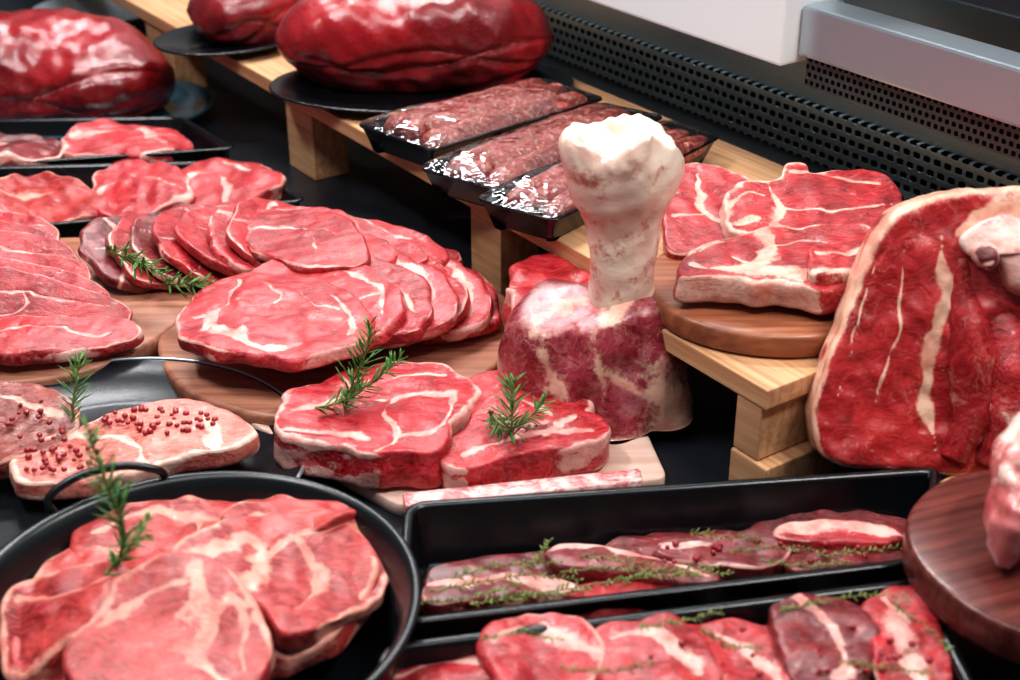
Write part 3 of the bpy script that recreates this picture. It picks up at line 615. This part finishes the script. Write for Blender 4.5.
# ------------------------------------------------------------------ roasts
def roast(name, label, px, py, z, l, w, h, rot, seed, mat=M_ROAST, seams=3, flat=.7, blunt=.4, nz=.006):
    Rn, N = 140, 200; u = np.linspace(0, 1, Rn); u = .5-.5*np.cos(u*math.pi*.996+.006); a = np.linspace(0, 2*math.pi, N+1)[:-1]
    prof = np.clip(1-np.abs(2*u-1)**(1/blunt), 1e-4, 1)**.5
    V = np.zeros((Rn, N, 3)); A_, U = np.meshgrid(a, u)
    pr = prof[:, None]*(1+.05*np.sin(2*A_+seed)+.04*np.cos(3*A_+2*U*3+seed))*(1+.05*np.sin(4*U+seed))
    fat = np.zeros((Rn, N)); rng = np.random.RandomState(seed); gro = np.zeros((Rn, N))
    for k in range(seams):
        ph = math.pi*(.95+.5*rng.rand()) if k % 2 else math.pi*(1.05+.5*rng.rand()); am = .25+.3*rng.rand()
        d = np.abs(A_-(ph+am*np.sin(5*U+k*2))); d = np.minimum(d, 6.283-d)*h/2
        gro = np.maximum(gro, np.exp(-(d/.007)**2)); fat = np.maximum(fat, .62*np.clip(1-.5*d/.0026, 0, 1)*np.clip(.6+.7*np.sin(7*U+k*3), 0, 1))
    pr = pr*(1-.05*gro)
    V[..., 0] = (U-.5)*l; V[..., 1] = np.cos(A_)*w/2*pr; V[..., 2] = np.sin(A_)*h/2*pr
    V += (vn(V, seed, 5, 4)*nz)[..., None]*np.stack([0*A_, np.cos(A_), np.sin(A_)], -1)
    V[..., 2] = np.maximum(V[..., 2], -h/2*flat)+h/2*flat
    V = V[::-1]; fat = fat[::-1]
    o = grid(name, V, mat, True, True, fat); c = P(px, py, z); place(o, c, rotz(math.radians(rot))); reg(o, label, 'meat'); return o
roast('beef_roast', 'large glossy dark red roast on a black oval plate', 416, 80, .105, .325, .17, .142, 2, 3, nz=.013, seams=4)
roast('beef_roast', 'smaller dark red roast on a black plate', 246, 34, .105, .145, .12, .10, 12, 7, nz=.008)
roast('beef_roast', 'big smooth red roast in a glazed plate', 45, 100, .012, .36, .20, .150, -6, 11, flat=.5, nz=.013, seams=4)

# ------------------------------------------------------------------ sausage trays
G = 'film-wrapped minced meat trays on the riser'
for lab, cs in (('black tray of minced rolls under clear film, by the roast', [(355, 124), (432, 151), (606, 98), (545, 78)]),
                ('black tray of minced rolls under clear film, between two others', [(417, 168), (500, 191), (666, 116), (604, 103)]),
                ('black tray of minced rolls under clear film, by the steaks', [(474, 199), (556, 221), (722, 136), (672, 120)])):
    t = tray('meat_tray', lab, 'tray', cs, .130, .101, M_BLACK, taper=.012, lip=.003, rad=.012, group=G)
    C = [P(x, y, .130) for x, y in cs]; ctr = np.mean(C, 0)
    ex = (C[2]-C[1])+(C[3]-C[0]); ex /= np.linalg.norm(ex); wid = abs(np.cross(ex[:2], (C[0]-C[1])[:2])); ln = min(np.linalg.norm(C[2]-C[1]), np.linalg.norm(C[3]-C[0])); ang = math.atan2(ex[1], ex[0])
    nk = 3; sp_ = (wid-.020)/nk
    for k in range(nk):
        Rn, N = 50, 28; u = np.linspace(.01, .99, Rn); a = np.linspace(0, 2*math.pi, N+1)[:-1]; A_, U = np.meshgrid(a, u)
        rr = sp_*.56*(1-np.abs(2*U-1)**6)**.5*(1+.03*np.sin(17*U+k)); V = np.stack([(U-.5)*(ln-.022), np.cos(A_)*rr, np.sin(A_)*np.minimum(rr, .0135)], -1)
        V += (vn(V, 40+k, 45, 3)*.0010)[..., None]*np.stack([0*A_, np.cos(A_), np.sin(A_)], -1)
        o = grid('minced_roll', V[::-1], M_MINCE); off = (k-(nk-1)/2)*sp_
        side = np.array([-math.sin(ang), math.cos(ang), 0])
        c = ctr+side*off; c[2] = .128 if k == 1 else .126
        place(o, c, rotz(ang)); reg(o, 'raw minced meat roll wrapped in the tray', 'sausage', 'minced rolls in film-wrapped trays')
    o2 = rrect(C, .012)-ctr[:2]; V = []
    for s in np.linspace(.03, 1, 26):
        q_ = np.c_[o2*s, np.zeros(len(o2))]; q_[:, 2] = .001+.016*(1-s**3)+.0012*vn(q_, 5, 14, 2); V.append(q_)
    f = grid('plastic_film', np.array(V)[::-1], M_FILM, False, True); place(f, (ctr[0], ctr[1], .130)); parent(f, t)

# ------------------------------------------------------------------ standing shank with bone
yb = 1.03
def pz(px, py, y=yb): return PY(px, py, y)
sk = bpy.data.objects.new('beef_shank', None); COL.objects.link(sk)
b0 = pz(603, 432); base = np.array([b0[0], yb, .0125]); place(sk, base); reg(sk, 'upright beef shank with protruding cream bone', 'meat')
N = 170; a = np.linspace(0, 2*math.pi, N+1)[:-1]
def loft(name, secs, mat, depth=.9, fatfn=None, nz=.003, fr=14, ns=70, seed=1, lobef=None, cavity=False, rough=0):
    arr = []
    for py, xl, xr in secs:
        l = pz(xl, py); r = pz(xr, py); arr.append([(l[0]+r[0])/2, l[2], (r[0]-l[0])/2])
    arr = resample(np.array(arr), ns, False)
    V = np.zeros((ns, N, 3))
    for i, (cx, z, rad) in enumerate(arr):
        V[i, :, 0] = cx+np.cos(a)*rad; V[i, :, 1] = yb+np.sin(a)*rad*depth; V[i, :, 2] = z
    if lobef is not None: V = lobef(V, arr)
    if cavity:
        L_ = V[-1]; c = L_.mean(0)
        ex = []
        for s, dz in ((.96, .002), (.9, .0026), (.82, .0012), (.72, -.003), (.6, -.008), (.42, -.012), (.2, -.013)):
            q = c+(L_-c)*s; q[:, 2] = L_[:, 2]*s+c[2]*(1-s)+dz; ex.append(q)
        V = np.concatenate([V, np.array(ex)], 0)
    A_ = np.broadcast_to(a, V.shape[:2])
    nn = vn(V, seed, fr, 3)*nz
    V[..., 0] += nn*np.cos(A_); V[..., 1] += nn*np.sin(A_); V[..., 2] += vn(V, seed+9, fr, 2)*nz*.6
    if rough:
        zt2 = V[..., 2].max(); w = np.clip(1-(zt2-V[..., 2])/.045, 0, 1)
        n2 = vn(V, seed+20, 28, 3)*rough*w
        V[..., 0] += n2*np.cos(A_); V[..., 1] += n2*np.sin(A_); V[..., 2] += vn(V, seed+30, 26, 3)*rough*1.5*w
    fat = fatfn(V, A_) if fatfn else np.zeros(V.shape[:2])
    V = V-base
    V[..., 2] = np.maximum(V[..., 2], .0)
    o = grid(name, V, mat, True, True, fat); place(o, base); parent(o, sk); return o
zt_ = pz(600, 300)[2]; z0_ = .013
def shf(V, A_):
    h = (V[..., 2]-z0_)/(zt_-z0_)
    xr = (V[..., 0]-base[0])/.08
    wx = xr+.18*vn(V, 5, 8, 3); wh = h+.16*vn(V, 6, 8, 3)
    g = lambda cx, ch, sx, sh: np.exp(-((wx-cx)/sx)**2-((wh-ch)/sh)**2)
    f = .34+.5*g(.64, .35, .24, .45)+.45*g(.1, .0, .9, .09)+.45*g(-.66, .62, .10, .35)+.4*g(-.05, .99, .6, .05)-.25*g(-.22, .42, .30, .22)-.35*g(.28, .80, .40, .15)
    f += .42*np.exp(-((wx+.10-.5*(wh-.55))/.08)**2)*(wh > .30)+.3*np.exp(-((wh-.60+.25*wx)/.04)**2)*(wx > .0)*(wx < .55)
    return np.clip(f+.14*vn(V, 8, 18, 3), 0, 1)
def shl(V, arr):
    for i in range(V.shape[0]):
        t = i/V.shape[0]
        k = 1+.05*np.cos(3*a+.6+t)+.03*np.cos(5*a+2)-.08*np.exp(-((a-4.75+.5*t)/.10)**2)-.06*np.exp(-((a-4.1-.3*t)/.09)**2)-.07*np.exp(-((a-5.4+.2*t)/.11)**2)
        cx = arr[i][0]; V[i, :, 0] = cx+(V[i, :, 0]-cx)*k; V[i, :, 1] = yb+(V[i, :, 1]-yb)*k
    V[..., 2] += .007*np.cos(np.broadcast_to(a, V.shape[:2])*2+1)*np.clip((V[..., 2]-.06)/.05, 0, 1)
    return V
loft('meat', [(446, 512, 690), (440, 506, 693), (415, 502, 694), (385, 504, 688), (350, 507, 680), (325, 511, 675), (310, 516, 670), (302, 524, 664), (298, 540, 654), (295, 570, 640)], M_SHANK, .8, shf, .006, 9, 110, 21, shl)
def blf(V, arr):
    zt2 = arr[-1][1]; zb2 = pz(620, 215)[2]
    for i in range(V.shape[0]):
        t = np.clip((arr[i][1]-zb2)/(zt2-zb2), 0, 1)
        k = 1+t*(.04*np.cos(2*a)+.04*np.cos(3*a+.5)+.03*np.cos(5*a)-.13*np.exp(-((a-4.45)/.26)**2)-.06*np.exp(-((a-5.5)/.2)**2))
        cx = arr[i][0]; V[i, :, 0] = cx+(V[i, :, 0]-cx)*k; V[i, :, 1] = yb+(V[i, :, 1]-yb)*k
    A_ = np.broadcast_to(a, V.shape[:2]); w = np.where(V[..., 2] > zb2, (V[..., 2]-zb2)/(zt2-zb2), 0)**2
    V[..., 2] += w*(.007*np.exp(-((A_-3.4)/.4)**2)+.010*np.exp(-((A_-1.2)/.5)**2)-.011*np.exp(-(np.minimum(A_, 6.283-A_)/.5)**2)-.010*np.exp(-((A_-4.45)/.3)**2)+.005*np.exp(-((A_-5.2)/.3)**2))
    return V
def bff(V, A_):
    h = (V[..., 2]-.12)/.14; return np.clip(1-abs(h-.35)*1.2, 0, 1)
loft('bone', [(320, 580, 656), (300, 587, 654), (275, 589, 655), (250, 589, 656), (230, 586, 659), (212, 581, 664), (198, 574, 670), (182, 568, 675), (168, 563, 679), (155, 560, 680), (145, 560, 679), (137, 563, 676)], M_BONE, .8, bff, .0025, 14, 110, 33, blf, True, .0040)
slab('beef_round', 'rounded red beef cut tucked behind the shank', 'meat', [(506, 300), (510, 272), (528, 256), (575, 250), (620, 262), (630, 300), (590, 322), (530, 322)], .087, 0, 0, .074, M_BRIGHT, [([(520, 280), (560, 285), (575, 310)], .004)], rim=.004, lump=.004)

# ------------------------------------------------------------------ herbs
def sprig(label, path, leaf=.018, dens=.0022, lr=.0011, mat=M_LEAF, name='rosemary_sprig', seed=0, stem=.0012, lmin=.4):
    rng = np.random.RandomState(seed); pts = np.array(path, float); o0 = pts[0].copy(); pts = pts-o0
    st = tube(name, pts, [stem, stem*.5], M_STEM, 40, 6); place(st, o0); reg(st, label, 'herb')
    ln = np.sum(np.linalg.norm(np.diff(pts, axis=0), axis=1)); n = int(ln/dens); q = resample(pts, n, False); t = np.gradient(q, axis=0)
    V = []; Fc = []
    for i in range(n):
        T = t[i]/np.linalg.norm(t[i])
        for k in range(2):
            r = rng.normal(size=3); r -= T*(r@T); r /= np.linalg.norm(r)
            d = T*rng.uniform(.5, 1.1)+r*rng.uniform(.6, 1.0); d /= np.linalg.norm(d)
            L_ = leaf*rng.uniform(.6, 1.1)*(lmin+(1-lmin)*math.sin(math.pi*min(1, (i+1)/n*.8+.15)))
            s = np.cross(d, [0.1, .3, 1]); s /= np.linalg.norm(s); u = np.cross(s, d); p = q[i]; c = len(V)
            for f_, w_ in ((0, .3), (.35, 1), (.75, .85)):
                m_ = p+d*L_*f_+r*L_*.12*f_*f_
                V += [m_+s*lr*w_, m_+u*lr*.5*w_, m_-s*lr*w_, m_-u*lr*.5*w_]
            V.append(p+d*L_+r*L_*.12)
            for rr_ in (0, 4):
                for j in range(4): Fc.append([c+rr_+j, c+rr_+(j+1) % 4, c+rr_+4+(j+1) % 4, c+rr_+4+j])
            for j in range(4): Fc.append([c+8+j, c+8+(j+1) % 4, c+12])
    o = mk('leaves', V, Fc, mat); place(o, o0); parent(o, st)
b = P
y1 = P(345, 405, .048)[1]
sprig('fresh green rosemary sprig standing on the shank steak', [b(345, 412, .049), PY(352, 385, y1), PY(366, 352, y1), PY(370, 325, y1+.01)], seed=1, leaf=.022)
sprig('short rosemary sprig lying on the shank steak', [b(315, 408, .052), b(345, 400, .058), b(375, 380, .07), b(400, 360, .078)], seed=2, leaf=.020)
y2 = P(512, 432, .048)[1]
sprig('fresh rosemary sprig sitting on the thick red steak', [b(512, 436, .046), PY(512, 415, y2), PY(514, 380, y2+.01)], seed=3, leaf=.024)
sprig('small rosemary sprig bent over the red steak', [b(488, 412, .05), b(512, 428, .052), b(545, 402, .06)], seed=4, leaf=.02)
sprig('rosemary sprig lying between the steak boards', [b(108, 252, .072), b(130, 258, .075), b(150, 268, .072), b(165, 276, .065)], seed=5, leaf=.022, lr=.0013)
sprig('small rosemary sprig beside the round board', [b(165, 284, .062), b(185, 284, .066), b(212, 286, .066)], seed=6, leaf=.020, lr=.0013)
y3 = P(78, 420, .04)[1]
sprig('rosemary sprig standing among peppered steaks', [b(72, 422, .042), PY(74, 395, y3), PY(80, 360, y3+.01)], seed=7, leaf=.019)
y4 = P(130, 560, .09)[1]
sprig('tall rosemary sprig rising from the pan steaks', [b(116, 568, .085), PY(124, 530, y4), PY(105, 480, y4), PY(88, 430, y4)], seed=8, leaf=.020)
sprig('short rosemary sprig lying in the pan', [b(105, 575, .088), b(128, 548, .095), b(148, 520, .100)], seed=9, leaf=.014)
rng = random.Random(4)
for i, pth in enumerate([[(430, 592), (480, 582), (530, 575), (580, 580)], [(500, 598), (560, 590), (640, 578), (700, 576)], [(560, 572), (620, 568), (680, 572), (730, 574)], [(520, 570), (540, 556), (550, 540)],
                         [(690, 532), (720, 536), (760, 540)], [(450, 578), (500, 566), (560, 562)], [(470, 604), (540, 596), (590, 590)], [(600, 584), (660, 572), (720, 566)], [(820, 556), (860, 552), (900, 548)],
                         [(780, 612), (830, 600), (880, 594), (905, 598)], [(700, 628), (730, 645), (760, 648)], [(840, 660), (880, 668), (930, 672)], [(890, 602), (930, 630), (950, 650)], [(400, 602), (460, 600), (520, 585)], [(640, 628), (680, 622), (720, 612)],
                         [(480, 640), (520, 632), (560, 640)], [(560, 668), (610, 672), (650, 664)], [(760, 560), (800, 566), (850, 562)], [(580, 556), (620, 560), (650, 566)], [(730, 552), (780, 548), (820, 552)]]):
    z = .042 if i < 9 or i in (13, 17, 18, 19) else .058
    sprig('thin thyme sprig scattered over the marinated meat', [b(x, y, z+rng.uniform(0, .003)) for x, y in pth], leaf=.005, dens=.003, lr=.0010, mat=M_LEAF2, name='thyme_sprig', seed=20+i, stem=.0005, lmin=.8)

bm = bmesh.new(); bmesh.ops.create_icosphere(bm, subdivisions=2, radius=.0026)
for v in bm.verts: v.co *= 1+.07*math.sin(v.co.x*2400+v.co.z*1900)
pm = bpy.data.meshes.new('peppercorn'); bm.to_mesh(pm); bm.free(); pm.polygons.foreach_set('use_smooth', [True]*len(pm.polygons)); pm.materials.append(M_PEP)
def pep(px, py, z, s=1):
    o = bpy.data.objects.new('peppercorn', pm); COL.objects.link(o); o.location = P(px, py, z); o.scale = (s, s, s*.9); reg(o, 'small dark red peppercorn on the raw meat', 'peppercorn', 'red peppercorns scattered on the meat')
for i in range(46): pep(160+58*math.sqrt(rng.random())*math.cos(i*2.4), 420+15*math.sqrt(rng.random())*math.sin(i*2.4), .0385, rng.uniform(.7, 1.1))
for i in range(26): pep(rng.uniform(22, 90), rng.uniform(446, 472), .0375, rng.uniform(.7, 1.1))
for i in range(18): pep(rng.uniform(0, 66), rng.uniform(394, 440), .043, rng.uniform(.6, 1))
for i in range(22): pep(rng.uniform(660, 890), rng.uniform(540, 562), .037, rng.uniform(.6, 1))
for i in range(24): pep(rng.uniform(640, 930), rng.uniform(625, 675), .052, rng.uniform(.6, 1.0))

# ------------------------------------------------------------------ light
def area(loc, tgt, sx, sy, pw, col=(1, 1, 1)):
    l = bpy.data.lights.new('area_light', 'AREA'); l.shape = 'RECTANGLE'; l.size = sx; l.size_y = sy; l.energy = pw; l.color = col
    o = bpy.data.objects.new('strip_or_fill_light', l); COL.objects.link(o); o.location = loc
    d = Vector(tgt)-Vector(loc); o.rotation_euler = d.to_track_quat('-Z', 'Y').to_euler(); reg(o, 'overhead strip lamp or added fill light', 'lamp')
area((.0, 1.75, 1.45), (0, 1.2, 0), 1.5, .06, 28, (1, .98, .96))
area((-.3, 2.6, 1.6), (-.2, 1.6, 0), 1.5, .10, 25, (.98, .99, 1))
area((-.8, .9, 1.5), (-.1, 1.0, 0), .5, .10, 12, (.98, .98, 1))
area((.7, .6, 1.4), (.2, .95, 0), .5, .10, 12, (1, .97, .94))
area((-.1, .3, 1.6), (0, .9, 0), 1.0, .12, 8, (1, 1, 1))  # fill light added from the camera side, not a display lamp
w = bpy.data.worlds.new('world'); scene.world = w; w.use_nodes = True
w.node_tree.nodes['Background'].inputs[0].default_value = (.78, .88, 1, 1); w.node_tree.nodes['Background'].inputs[1].default_value = .12

cam = bpy.data.cameras.new('camera'); co = bpy.data.objects.new('camera', cam); COL.objects.link(co)
co.location = (0, 0, H); co.rotation_euler = (math.radians(62), 0, 0); cam.lens = 50; cam.sensor_width = 36; cam.clip_start = .01
cam.dof.use_dof = True; cam.dof.focus_distance = 1.22; cam.dof.aperture_fstop = 6.3
scene.camera = co
try:
    scene.view_settings.view_transform = 'Standard'
    scene.view_settings.look = 'Medium High Contrast'
except Exception as ex: print(ex)
